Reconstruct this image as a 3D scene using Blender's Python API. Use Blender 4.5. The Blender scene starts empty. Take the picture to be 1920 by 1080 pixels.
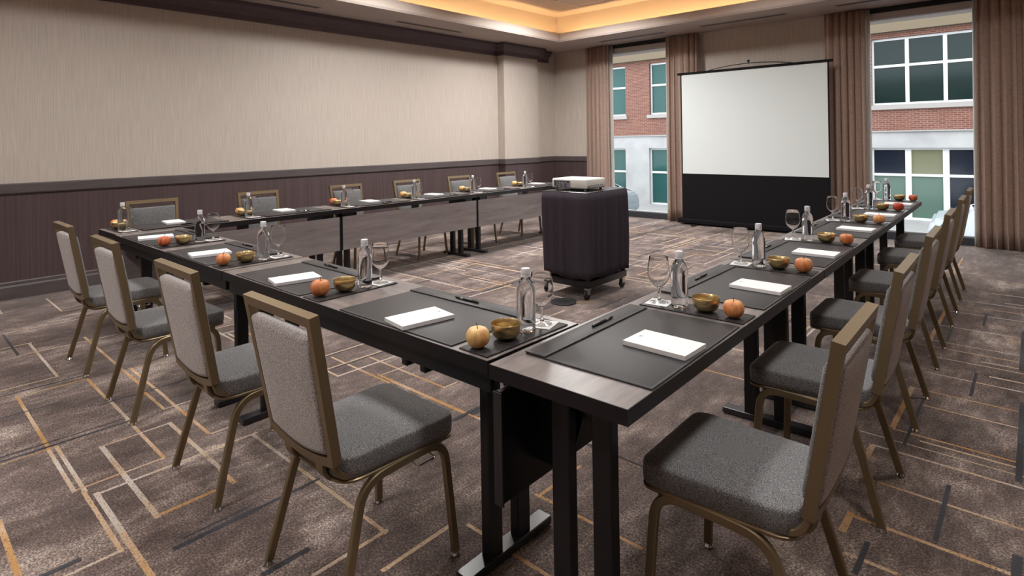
import bpy, bmesh, math, random
from mathutils import Vector, Matrix

sc = bpy.context.scene
COL = sc.collection
random.seed(7)

# ------------------------------------------------------------------ camera
YAW = math.radians(42.0); ROLL = math.atan(35 / 2197.0); EYE = 1.40
FW = Vector((-math.sin(YAW), math.cos(YAW), 0)); RT = Vector((math.cos(YAW), math.sin(YAW), 0)); UP = Vector((0, 0, 1))
_c, _s = math.cos(ROLL), math.sin(ROLL)
CXA = RT * _c - UP * _s; CYA = RT * _s + UP * _c
cam_d = bpy.data.cameras.new('camera'); cam = bpy.data.objects.new('camera', cam_d); COL.objects.link(cam)
m = Matrix.Identity(4)
for i in range(3):
    m[i][0] = CXA[i]; m[i][1] = CYA[i]; m[i][2] = -FW[i]
m[2][3] = EYE
cam.matrix_world = m
cam_d.sensor_fit = 'HORIZONTAL'; cam_d.sensor_width = 36; cam_d.lens = 1092.5 / 1920 * 36
cam_d.shift_x = 0.0; cam_d.shift_y = -277.3 / 1920
cam_d.clip_start = 0.05; cam_d.clip_end = 300
sc.camera = cam

# ------------------------------------------------------------------ world, colour management, large lights
sc.view_settings.view_transform = 'Standard'; sc.view_settings.look = 'None'
sc.view_settings.gamma = 1.0; sc.view_settings.use_curve_mapping = False
sc.view_settings.exposure = 0.0
sc.cycles.use_denoising = True
sc.cycles.max_bounces = 10; sc.cycles.transmission_bounces = 10; sc.cycles.transparent_max_bounces = 12
sc.cycles.caustics_reflective = False; sc.cycles.caustics_refractive = True; sc.cycles.blur_glossy = 1.0
sc.cycles.sample_clamp_indirect = 6.0
W = bpy.data.worlds.new('overcast_sky'); sc.world = W; W.use_nodes = True
bg = W.node_tree.nodes['Background']; bg.inputs[0].default_value = (0.88, 0.94, 1.0, 1); bg.inputs[1].default_value = 4.7

DOWNLIGHT_W = 46.0          # base power of the unseen ceiling downlights, added to fill the room
COVE_STRENGTH = 28.0
for nm, x0, x1 in (('window_portal', -6.15, -4.15), ('window_portal', -2.15, 0.0)):
    ld = bpy.data.lights.new(nm, 'AREA'); ld.shape = 'RECTANGLE'; ld.size = x1 - x0; ld.size_y = 2.9
    lo = bpy.data.objects.new(nm, ld); COL.objects.link(lo)
    lo.location = ((x0 + x1) / 2, 9.62, 1.5); lo.rotation_euler = (math.radians(-90), 0, 0)
    ld.cycles.is_portal = True

# ------------------------------------------------------------------ material helpers
MATS = {}
def srgb(r, g, b):
    f = lambda c: (c / 255 / 12.92) if c / 255 <= .04045 else ((c / 255 + .055) / 1.055) ** 2.4
    return (f(r), f(g), f(b), 1)
def nmat(name):
    mt = bpy.data.materials.new(name); mt.use_nodes = True; MATS[name] = mt
    nt = mt.node_tree; b = nt.nodes['Principled BSDF']
    return mt, nt, b
def N(nt, t, **k):
    n = nt.nodes.new(t)
    for a, v in k.items(): setattr(n, a, v)
    return n
def plain(name, col, rough=.5, metal=0, spec=.5, coat=0, **k):
    mt, nt, b = nmat(name)
    b.inputs['Base Color'].default_value = col; b.inputs['Roughness'].default_value = rough
    b.inputs['Metallic'].default_value = metal; b.inputs['Specular IOR Level'].default_value = spec
    b.inputs['Coat Weight'].default_value = coat
    for a, v in k.items(): b.inputs[a].default_value = v
    return mt
def noisy(name, stops, scale, detail=3, vec=(1, 1, 1), rough=.6, spec=.3, coords='pos', bump=0, bump_dist=.001, metal=0, rough_n=.5):
    """noise through a ramp; vec stretches the coordinate"""
    mt, nt, b = nmat(name)
    if coords == 'pos':
        g = N(nt, 'ShaderNodeNewGeometry'); out = g.outputs['Position']
    else:
        g = N(nt, 'ShaderNodeTexCoord'); out = g.outputs['Object']
    mp = N(nt, 'ShaderNodeMapping'); mp.inputs['Scale'].default_value = vec
    nt.links.new(out, mp.inputs[0])
    nz = N(nt, 'ShaderNodeTexNoise'); nz.inputs['Scale'].default_value = scale; nz.inputs['Detail'].default_value = detail
    nz.inputs['Roughness'].default_value = rough_n
    nt.links.new(mp.outputs[0], nz.inputs['Vector'])
    rp = N(nt, 'ShaderNodeValToRGB'); el = rp.color_ramp.elements
    el[0].position, el[0].color = stops[0]; el[1].position, el[1].color = stops[-1]
    for p_, c_ in stops[1:-1]:
        e = el.new(p_); e.color = c_
    nt.links.new(nz.outputs['Fac'], rp.inputs[0]); nt.links.new(rp.outputs[0], b.inputs['Base Color'])
    b.inputs['Roughness'].default_value = rough; b.inputs['Specular IOR Level'].default_value = spec; b.inputs['Metallic'].default_value = metal
    if bump:
        bp = N(nt, 'ShaderNodeBump'); bp.inputs['Strength'].default_value = bump; bp.inputs['Distance'].default_value = bump_dist
        nt.links.new(nz.outputs['Fac'], bp.inputs['Height']); nt.links.new(bp.outputs[0], b.inputs['Normal'])
    return mt

noisy('wallpaper', [(.25, srgb(178, 167, 156)), (.5, srgb(192, 181, 171)), (.75, srgb(204, 194, 184))], 1.0, 3, (125, 125, 3.0), rough=.6, spec=.25, bump=.2, rough_n=.6)
noisy('wainscot', [(.25, srgb(70, 57, 57)), (.75, srgb(90, 75, 75))], 1.0, 3, (60, 60, .8), rough=.45, spec=.35, bump=.15)
noisy('trim_dark', [(.3, srgb(82, 74, 74)), (.7, srgb(92, 84, 84))], 1.0, 2, (4, 4, 30), rough=.42, spec=.4)
noisy('crown_dark', [(.3, srgb(84, 71, 76)), (.7, srgb(94, 80, 84))], 1.0, 2, (4, 4, 20), rough=.4, spec=.4)
noisy('ceiling_paint', [(.3, srgb(176, 163, 156)), (.7, srgb(182, 169, 162))], 3, rough=.7, spec=.2)
plain('tray_paint', srgb(205, 192, 182), .7, spec=.2)
noisy('wood_laminate', [(.25, srgb(92, 84, 82)), (.5, srgb(122, 113, 110)), (.75, srgb(146, 136, 132))], 2.2, 5, (1.2, 9, 9), rough=.33, spec=.45, coords='obj', rough_n=.65)
noisy('wood_panel', [(.25, srgb(118, 111, 112)), (.5, srgb(138, 130, 130)), (.75, srgb(156, 148, 147))], 2.4, 5, (1.0, 9, 9), rough=.45, spec=.4, coords='obj', rough_n=.65)
plain('black_edge', srgb(30, 27, 29), .38, spec=.4)
plain('black_metal', srgb(22, 21, 24), .35, spec=.45)
plain('foot_metal', srgb(40, 39, 43), .3, spec=.6)
plain('bronze', srgb(138, 121, 94), .36, metal=.6, spec=.5)
plain('chrome', (.75, .75, .76, 1), .12, metal=1)
plain('steel_dull', (.45, .45, .46, 1), .3, metal=1)
plain('leather', srgb(54, 52, 53), .48, spec=.38)
plain('leather_strip', srgb(46, 42, 43), .45, spec=.35)
plain('stitch', srgb(120, 116, 114), .6)
plain('paper', srgb(240, 238, 238), .7, spec=.2)
plain('ink_mark', srgb(175, 172, 174), .7)
plain('pen_black', srgb(20, 20, 22), .2, spec=.5)
plain('brass', (.60, .46, .24, 1), .31, metal=1)
plain('cap_white', srgb(232, 232, 236), .35)
plain('stem_brown', srgb(92, 74, 40), .7)
plain('screen_white', srgb(221, 228, 228), .9, spec=.05)
plain('screen_black', srgb(22, 20, 23), .75, spec=.15)
plain('projector_white', srgb(228, 226, 220), .35)
plain('port_dark', srgb(34, 34, 40), .4)
plain('port_blue', srgb(70, 72, 130), .4)
plain('port_grey', srgb(140, 138, 140), .4)
plain('rubber', srgb(18, 18, 18), .5)
plain('skirt_cloth', srgb(64, 58, 64), .95, spec=.05)
plain('slot_black', srgb(12, 12, 13), .7)
plain('vent_grey', srgb(150, 138, 132), .5)
plain('head_grey', srgb(178, 172, 168), .6)
plain('sill_dark', srgb(52, 54, 60), .5)
plain('frame_white', srgb(190, 191, 190), .5)
plain('brown_strip', srgb(110, 90, 70), .6)
plain('panel_frame', srgb(225, 212, 196), .6)
plain('lining', srgb(240, 238, 235), .8)
plain('stone_sill', srgb(140, 136, 131), .8)
plain('beige_stucco', srgb(98, 86, 68), .85)
noisy('stone', [(.3, srgb(142, 141, 141)), (.7, srgb(163, 162, 160))], 1.4, 5, rough=.85)
noisy('asphalt', [(.3, srgb(84, 84, 88)), (.7, srgb(105, 105, 108))], 6, 4, rough=.9)
plain('kerb', srgb(140, 139, 136), .85)
plain('yellow_paint', srgb(176, 146, 56), .7)
plain('car_white', srgb(178, 184, 192), .2, coat=.6)
plain('car_grey', srgb(112, 122, 126), .2, coat=.6)
plain('car_glass', srgb(26, 40, 44), .08)
noisy('foliage', [(.3, srgb(52, 74, 52)), (.7, srgb(104, 132, 96))], 20, 3, rough=.7)
for nm, c in (('pane_teal', srgb(40, 74, 71)), ('pane_dark', srgb(15, 31, 29)), ('pane_navy', srgb(22, 27, 37)), ('pane_pale', srgb(76, 96, 86)), ('pane_olive', srgb(104, 104, 82))):
    plain(nm, c, .12, spec=.22)
mt = noisy('fabric_curtain', [(.3, srgb(174, 150, 137)), (.7, srgb(194, 170, 157))], 1, 3, (30, 30, 60), rough=.75, spec=.15)
def translucent(mt, col, fac):
    nt = mt.node_tree; b = nt.nodes['Principled BSDF']; o = nt.nodes['Material Output']
    tr = N(nt, 'ShaderNodeBsdfTranslucent'); tr.inputs[0].default_value = col; mx = N(nt, 'ShaderNodeMixShader'); mx.inputs[0].default_value = fac
    nt.links.new(b.outputs[0], mx.inputs[1]); nt.links.new(tr.outputs[0], mx.inputs[2]); nt.links.new(mx.outputs[0], o.inputs[0])
translucent(mt, srgb(170, 140, 122), .22); translucent(MATS['lining'], srgb(245, 243, 240), .7)

def mat_fabric(name, a, c, mid, scale=260):
    mt, nt, b = nmat(name)
    tc = N(nt, 'ShaderNodeTexCoord'); mp = N(nt, 'ShaderNodeMapping'); mp.inputs['Scale'].default_value = (1, 1, 1)
    nt.links.new(tc.outputs['Object'], mp.inputs[0])
    n1 = N(nt, 'ShaderNodeTexNoise'); n1.inputs['Scale'].default_value = scale; n1.inputs['Detail'].default_value = 2
    nt.links.new(mp.outputs[0], n1.inputs['Vector'])
    rp = N(nt, 'ShaderNodeValToRGB'); el = rp.color_ramp.elements
    el[0].position = .36; el[0].color = a; el[1].position = .64; el[1].color = c
    e = el.new(.5); e.color = mid
    nt.links.new(n1.outputs['Fac'], rp.inputs[0]); nt.links.new(rp.outputs[0], b.inputs['Base Color'])
    b.inputs['Roughness'].default_value = .8; b.inputs['Specular IOR Level'].default_value = .25
    b.inputs['Sheen Weight'].default_value = .25
    bp = N(nt, 'ShaderNodeBump'); bp.inputs['Strength'].default_value = .35; bp.inputs['Distance'].default_value = .001
    nt.links.new(n1.outputs['Fac'], bp.inputs['Height']); nt.links.new(bp.outputs[0], b.inputs['Normal'])
    return mt
mat_fabric('seat_fabric', srgb(70, 70, 72), srgb(160, 158, 158), srgb(114, 113, 114), 420)
mat_fabric('back_fabric', srgb(112, 106, 105), srgb(222, 215, 212), srgb(170, 162, 160), 400)
mat_fabric('shaded_seat_fabric', srgb(56, 56, 58), srgb(134, 132, 132), srgb(92, 91, 92), 420)  # darker copy of the seat fabric: shade for inner backs put into its colour

def mat_apple():
    mt, nt, b = nmat('apple_skin')
    tc = N(nt, 'ShaderNodeTexCoord'); oi = N(nt, 'ShaderNodeObjectInfo')
    mp = N(nt, 'ShaderNodeMapping'); nt.links.new(tc.outputs['Object'], mp.inputs[0]); mp.inputs['Scale'].default_value = (1, 1, .3)
    n1 = N(nt, 'ShaderNodeTexNoise', noise_dimensions='4D'); n1.inputs['Scale'].default_value = 60; n1.inputs['Detail'].default_value = 4
    n2 = N(nt, 'ShaderNodeTexNoise', noise_dimensions='4D'); n2.inputs['Scale'].default_value = 9
    w = N(nt, 'ShaderNodeMath', operation='MULTIPLY'); w.inputs[1].default_value = 20
    nt.links.new(oi.outputs['Random'], w.inputs[0])
    for n in (n1, n2): nt.links.new(mp.outputs[0], n.inputs['Vector']); nt.links.new(w.outputs[0], n.inputs['W'])
    ad = N(nt, 'ShaderNodeMix', data_type='FLOAT'); ad.inputs[0].default_value = .5
    nt.links.new(n2.outputs['Fac'], ad.inputs[2]); nt.links.new(n1.outputs['Fac'], ad.inputs[3])
    oc = N(nt, 'ShaderNodeSeparateColor'); nt.links.new(oi.outputs['Color'], oc.inputs[0])
    a2 = N(nt, 'ShaderNodeMath', operation='ADD'); nt.links.new(ad.outputs[0], a2.inputs[0]); nt.links.new(oc.outputs[0], a2.inputs[1])
    rp = N(nt, 'ShaderNodeValToRGB'); el = rp.color_ramp.elements
    el[0].position = .42; el[0].color = srgb(230, 200, 132); el[1].position = .76; el[1].color = srgb(186, 66, 42)
    e = el.new(.58); e.color = srgb(216, 144, 92)
    nt.links.new(a2.outputs[0], rp.inputs[0]); nt.links.new(rp.outputs[0], b.inputs['Base Color'])
    b.inputs['Roughness'].default_value = .38; b.inputs['Specular IOR Level'].default_value = .4
mat_apple()

def mat_glass(name, ior, col=(1, 1, 1, 1), rough=0):
    mt, nt, b = nmat(name)
    b.inputs['Base Color'].default_value = col; b.inputs['Transmission Weight'].default_value = 1
    b.inputs['IOR'].default_value = ior; b.inputs['Roughness'].default_value = rough
    # shade on what stands below: a clear thing lets most of the light through
    return mt
mat_glass('clear_glass', 1.3); mat_glass('bottle_water', 1.33, (.97, .985, 1, 1))
def mat_thin():
    mt, nt, b = nmat('thin_glass')
    for n in list(nt.nodes): nt.nodes.remove(n)
    o = N(nt, 'ShaderNodeOutputMaterial'); t = N(nt, 'ShaderNodeBsdfTransparent'); t.inputs[0].default_value = (.97, .975, .975, 1); g = N(nt, 'ShaderNodeBsdfGlossy'); g.inputs['Roughness'].default_value = .02
    lw = N(nt, 'ShaderNodeLayerWeight'); lw.inputs[0].default_value = .5; pwn = N(nt, 'ShaderNodeMath', operation='POWER'); pwn.inputs[1].default_value = 2.2
    fr = N(nt, 'ShaderNodeMath', operation='MULTIPLY_ADD'); fr.inputs[1].default_value = .8; fr.inputs[2].default_value = .04; mx = N(nt, 'ShaderNodeMixShader')
    nt.links.new(lw.outputs['Facing'], pwn.inputs[0]); nt.links.new(pwn.outputs[0], fr.inputs[0])
    nt.links.new(fr.outputs[0], mx.inputs[0]); nt.links.new(t.outputs[0], mx.inputs[1]); nt.links.new(g.outputs[0], mx.inputs[2]); nt.links.new(mx.outputs[0], o.inputs[0])
mat_thin()
def mat_pane():
    mt, nt, b = nmat('window_glass')
    for n in list(nt.nodes): nt.nodes.remove(n)
    o = N(nt, 'ShaderNodeOutputMaterial'); t = N(nt, 'ShaderNodeBsdfTransparent'); g = N(nt, 'ShaderNodeBsdfGlossy'); g.inputs['Roughness'].default_value = .01
    fr = N(nt, 'ShaderNodeFresnel'); fr.inputs[0].default_value = 1.12; mx = N(nt, 'ShaderNodeMixShader')
    nt.links.new(fr.outputs[0], mx.inputs[0]); nt.links.new(t.outputs[0], mx.inputs[1]); nt.links.new(g.outputs[0], mx.inputs[2]); nt.links.new(mx.outputs[0], o.inputs[0])
mat_pane()
def mat_emit(name, col, st):
    mt, nt, b = nmat(name)
    b.inputs['Base Color'].default_value = (0.8, 0.8, 0.8, 1)
    b.inputs['Emission Color'].default_value = col; b.inputs['Emission Strength'].default_value = st
mat_emit('cove_led', (1.0, .66, .30, 1), COVE_STRENGTH)
mat_emit('lamp_lens', (1.0, .92, .82, 1), 4)

def mat_brick():
    mt, nt, b = nmat('brick')
    g = N(nt, 'ShaderNodeNewGeometry'); sp = N(nt, 'ShaderNodeSeparateXYZ'); cb = N(nt, 'ShaderNodeCombineXYZ')
    nt.links.new(g.outputs['Position'], sp.inputs[0]); nt.links.new(sp.outputs[0], cb.inputs[0]); nt.links.new(sp.outputs[2], cb.inputs[1])
    bt = N(nt, 'ShaderNodeTexBrick'); bt.inputs['Scale'].default_value = 1; bt.inputs['Brick Width'].default_value = .16; bt.inputs['Row Height'].default_value = .053
    bt.inputs['Mortar Size'].default_value = .006; bt.inputs['Color1'].default_value = srgb(112, 69, 56); bt.inputs['Color2'].default_value = srgb(92, 53, 43); bt.inputs['Mortar'].default_value = srgb(128, 108, 96)
    nt.links.new(cb.outputs[0], bt.inputs[0]); nt.links.new(bt.outputs[0], b.inputs['Base Color']); b.inputs['Roughness'].default_value = .9
mat_brick()

def mat_carpet(name, line=None, cover=.5):
    """speckled tufted pile; a line colour (two tones drifting along the line) shows through the speckle"""
    mt, nt, b = nmat(name)
    g = N(nt, 'ShaderNodeNewGeometry')
    def nz(vec, sc_, det, rg=.6):
        mp = N(nt, 'ShaderNodeMapping'); mp.inputs['Scale'].default_value = vec; nt.links.new(g.outputs['Position'], mp.inputs[0])
        n = N(nt, 'ShaderNodeTexNoise'); n.inputs['Scale'].default_value = sc_; n.inputs['Detail'].default_value = det; n.inputs['Roughness'].default_value = rg
        nt.links.new(mp.outputs[0], n.inputs['Vector']); return n.outputs['Fac']
    def ramp(src, stops):
        rp = N(nt, 'ShaderNodeValToRGB'); el = rp.color_ramp.elements
        el[0].position, el[0].color = stops[0]; el[1].position, el[1].color = stops[-1]
        for p_, c_ in stops[1:-1]:
            e = el.new(p_); e.color = c_
        nt.links.new(src, rp.inputs[0]); return rp.outputs[0]
    def mix(f, x, y, mode='MIX'):
        mx = N(nt, 'ShaderNodeMix', data_type='RGBA', blend_type=mode)
        if isinstance(f, float): mx.inputs[0].default_value = f
        else: nt.links.new(f, mx.inputs[0])
        nt.links.new(x, mx.inputs[6]); nt.links.new(y, mx.inputs[7]); return mx.outputs[2]
    fine = nz((1, 1, 1), 120, 3, .8); big = nz((1.3, .7, 1), 1.9, 5, .62); mid = nz((7, 3, 1), 2.6, 4, .65)
    ms = N(nt, 'ShaderNodeMix', data_type='FLOAT'); ms.inputs[0].default_value = .36; nt.links.new(big, ms.inputs[2]); nt.links.new(mid, ms.inputs[3])
    base = ramp(ms.outputs[0], [(.38, srgb(71, 57, 53)), (.50, srgb(105, 90, 84)), (.57, srgb(136, 121, 113)), (.66, srgb(180, 166, 156))])
    spk = ramp(fine, [(.36, (.22, .21, .21, 1)), (.50, (.86, .84, .84, 1)), (.62, (2.1, 2.08, 2.06, 1))])
    col = mix(1.0, base, spk, 'MULTIPLY')
    if line:
        tone = nz((1, 1, 1), 2.6, 2)
        lc = ramp(tone, [(.42, line[0]), (.58, line[1])])
        fm = ramp(fine, [(cover - .10, (0, 0, 0, 1)), (cover + .04, (1, 1, 1, 1))])
        col = mix(fm, col, lc)
    nt.links.new(col, b.inputs['Base Color'])
    b.inputs['Roughness'].default_value = .95; b.inputs['Specular IOR Level'].default_value = .1; b.inputs['Sheen Weight'].default_value = .3
    bp = N(nt, 'ShaderNodeBump'); bp.inputs['Strength'].default_value = .6; bp.inputs['Distance'].default_value = .004
    nt.links.new(fine, bp.inputs['Height']); nt.links.new(bp.outputs[0], b.inputs['Normal'])
mat_carpet('carpet')
mat_carpet('carpet_gold', (srgb(186, 138, 78), srgb(202, 172, 142)), .44)
mat_carpet('carpet_cream', (srgb(194, 168, 138), srgb(206, 192, 182)), .44)
mat_carpet('carpet_teal', (srgb(30, 36, 46), srgb(52, 56, 64)), .46)
def M(n): return MATS[n]

# ------------------------------------------------------------------ mesh helpers
def link(name, bm, mat, parent=None, smooth=False, angle=35):
    me = bpy.data.meshes.new(name)
    bmesh.ops.recalc_face_normals(bm, faces=bm.faces)
    bm.to_mesh(me); bm.free()
    mats = mat if isinstance(mat, (list, tuple)) else [mat]
    for x in mats: me.materials.append(M(x))
    if smooth:
        for p in me.polygons: p.use_smooth = True
        me.set_sharp_from_angle(angle=math.radians(angle))
    o = bpy.data.objects.new(name, me); COL.objects.link(o); o.parent = parent
    return o
def tag(o, label, cat, group=None):
    o['label'] = label; o['category'] = cat
    if group: o['group'] = group
    return o
def thing(name, label, cat, loc=(0, 0, 0), rz=0, group=None):
    o = bpy.data.objects.new(name, None); COL.objects.link(o); o.location = loc; o.rotation_euler = (0, 0, rz); o.empty_display_size = .1
    return tag(o, label, cat, group)
def struct(o, label=None):
    o['kind'] = 'structure'
    if label: o['label'] = label
    return o
def copy_tree(o, parent=None):
    c = o.copy(); COL.objects.link(c); c.parent = parent
    for ch in [x for x in KIDS.get(o.name, [])]:
        copy_tree(ch, c)
    return c
KIDS = {}
def freeze(o):
    KIDS[o.name] = list(o.children)
    for c in o.children: freeze(c)
    return o
def box(bm, x0, x1, y0, y1, z0, z1, mi=0, bev=0, seg=1):
    v = [bm.verts.new(p) for p in ((x0, y0, z0), (x1, y0, z0), (x1, y1, z0), (x0, y1, z0), (x0, y0, z1), (x1, y0, z1), (x1, y1, z1), (x0, y1, z1))]
    fs = [bm.faces.new([v[i] for i in q]) for q in ((0, 3, 2, 1), (4, 5, 6, 7), (0, 1, 5, 4), (1, 2, 6, 5), (2, 3, 7, 6), (3, 0, 4, 7))]
    for f in fs: f.material_index = mi
    if bev:
        ed = list({e for f in fs for e in f.edges})
        r = bmesh.ops.bevel(bm, geom=ed, offset=bev, segments=seg, affect='EDGES', profile=.5)
        for f in r['faces']: f.material_index = mi
    return v
def boxobj(name, x0, x1, y0, y1, z0, z1, mat, parent=None, bev=0, seg=1):
    bm = bmesh.new(); box(bm, x0, x1, y0, y1, z0, z1, 0, bev, seg)
    return link(name, bm, mat, parent, smooth=bool(bev and seg > 1), angle=60)
def lathe(bm, prof, n=32, c=(0, 0), mi=0, wob=None):
    rings = []
    for r, z in prof:
        if r < 1e-6:
            rings.append([bm.verts.new((c[0], c[1], z))])
        else:
            rings.append([bm.verts.new((c[0] + r * math.cos(2 * math.pi * k / n) * (wob(k / n, z) if wob else 1), c[1] + r * math.sin(2 * math.pi * k / n) * (wob(k / n, z) if wob else 1), z)) for k in range(n)])
    for a, b in zip(rings, rings[1:]):
        for k in range(n):
            k2 = (k + 1) % n
            q = [a[k % len(a)], a[k2 % len(a)], b[k2 % len(b)], b[k % len(b)]]
            q2 = []
            for x in q:
                if x not in q2: q2.append(x)
            if len(q2) > 2:
                f = bm.faces.new(q2); f.material_index = mi
    return rings
def fillet(pts, r, seg=5):
    out = [Vector(pts[0])]
    for a, b, c in zip(pts, pts[1:], pts[2:]):
        a, b, c = Vector(a), Vector(b), Vector(c)
        d1 = (a - b); d2 = (c - b); rr = min(r, d1.length * .48, d2.length * .48)
        p1 = b + d1.normalized() * rr; p2 = b + d2.normalized() * rr
        for k in range(seg + 1):
            t = k / seg
            out.append(p1 * (1 - t) ** 2 + b * 2 * t * (1 - t) + p2 * t * t)
    out.append(Vector(pts[-1])); return out
def sweep(bm, pts, hw, hh, side, caps=True, round_=0):
    """sweep a rectangle (or circle if round_) along pts; side = direction of the hw axis"""
    side = Vector(side).normalized(); rings = []
    n = len(pts)
    for i, p in enumerate(pts):
        t = (pts[min(i + 1, n - 1)] - pts[max(i - 1, 0)]).normalized()
        s = (side - t * side.dot(t)).normalized(); u = t.cross(s)
        if round_:
            rings.append([bm.verts.new(p + s * hw * math.cos(2 * math.pi * k / round_) + u * hh * math.sin(2 * math.pi * k / round_)) for k in range(round_)])
        else:
            c = min(hw, hh) * .3
            rings.append([bm.verts.new(p + s * a + u * b) for a, b in ((hw - c, hh), (-hw + c, hh), (-hw, hh - c), (-hw, -hh + c), (-hw + c, -hh), (hw - c, -hh), (hw, -hh + c), (hw, hh - c))])
    for a, b in zip(rings, rings[1:]):
        k = len(a)
        for j in range(k): bm.faces.new((a[j], a[(j + 1) % k], b[(j + 1) % k], b[j]))
    if caps: bm.faces.new(rings[0]); bm.faces.new(rings[-1])
def ring_stack(bm, rings, close=True):
    """rings: list of lists of 3d points with equal length"""
    vs = [[bm.verts.new(p) for p in r] for r in rings]
    for a, b in zip(vs, vs[1:]):
        k = len(a)
        for j in range(k): bm.faces.new((a[j], a[(j + 1) % k], b[(j + 1) % k], b[j]))
    if close: bm.faces.new(vs[0]); bm.faces.new(vs[-1])
    return vs
def rounded_poly(corners, seg=6):
    """corners: (x, y, r) in order -> rounded outline"""
    out = []; n = len(corners)
    for i in range(n):
        a = Vector(corners[i - 1][:2]); b = Vector(corners[i][:2]); c = Vector(corners[(i + 1) % n][:2]); r = corners[i][2]
        d1 = (a - b); d2 = (c - b)
        p1 = b + d1.normalized() * min(r, d1.length * .49); p2 = b + d2.normalized() * min(r, d2.length * .49)
        for k in range(seg + 1):
            t = k / seg
            out.append(p1 * (1 - t) ** 2 + b * 2 * t * (1 - t) + p2 * t * t)
    return out

# ------------------------------------------------------------------ the room
XL, XR, YF, YB, ZC, ZT = -7.08, 5.2, 9.15, -2.5, 3.10, 3.60
TX0, TX1, TY0, TY1 = -6.18, 4.3, -1.6, 8.14        # tray opening

def build_floor():
    bm = bmesh.new()
    v = [bm.verts.new(p) for p in ((XL, YB, 0), (XR, YB, 0), (XR, YF + .05, 0), (XL, YF + .05, 0))]
    bm.faces.new(v)
    zz = [0.0004]
    def strip(x0, x1, y0, y1, mi):
        zz[0] += 0.000004
        q = [bm.verts.new(p) for p in ((x0, y0, zz[0]), (x1, y0, zz[0]), (x1, y1, zz[0]), (x0, y1, zz[0]))]
        f = bm.faces.new(q); f.material_index = mi
    def lx(x0, x1, y, mi, w=.016):        # a line running along x
        strip(min(x0, x1) - w / 2, max(x0, x1) + w / 2, y - w / 2, y + w / 2, mi)
    def ly(x, y0, y1, mi, w=.016):
        strip(x - w / 2, x + w / 2, min(y0, y1) - w / 2, max(y0, y1) + w / 2, mi)
    for a in CARPET_X: lx(*a)
    for a in CARPET_Y: ly(*a)
    rnd = random.Random(11)
    def rects(n, x0, x1, y0, y1, smin, smax, keep=lambda x, y: True):
        for _ in range(n):
            cx, cy = rnd.uniform(x0, x1), rnd.uniform(y0, y1)
            if not keep(cx, cy): continue
            w, h = rnd.uniform(smin, smax), rnd.uniform(smin, smax)
            xs = (max(XL + .15, cx - w / 2), min(XR, cx + w / 2)); ys = (cy - h / 2, min(YF, cy + h / 2))
            ms = [rnd.choice((1, 2, 2, 2, 3, 3)) for _ in range(4)]
            lx(xs[0], xs[1], ys[0], ms[0]); ly(xs[1], ys[0], ys[1], ms[1])
            if rnd.random() < .8: lx(xs[0], xs[1], ys[1], ms[2])
            if rnd.random() < .7: ly(xs[0], ys[0], ys[1], ms[3])
    rects(62, -6.2, -1.3, 1.9, 8.9, .35, 1.6)
    rects(20, -7.0, -1.3, -1.5, 2.2, .3, 1.0, lambda x, y: not (-5.2 < x < -.9 and .1 < y < 1.9) and y > .9 or x < -5.2)
    for k in range(60):
        x, y = rnd.uniform(-6.8, -1.2), rnd.uniform(1.9, 8.9); l = rnd.uniform(.3, 1.1)
        ly(x, y, min(y + l, YF), 3, .022)
        if rnd.random() < .4: ly(x + .04, y + .1, min(y + l + .2, YF), 3, .014)
    return struct(link('floor', bm, ['carpet', 'carpet_gold', 'carpet_cream', 'carpet_teal']), 'brown mottled carpet patterned with gold and cream rectangle outlines')
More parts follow.
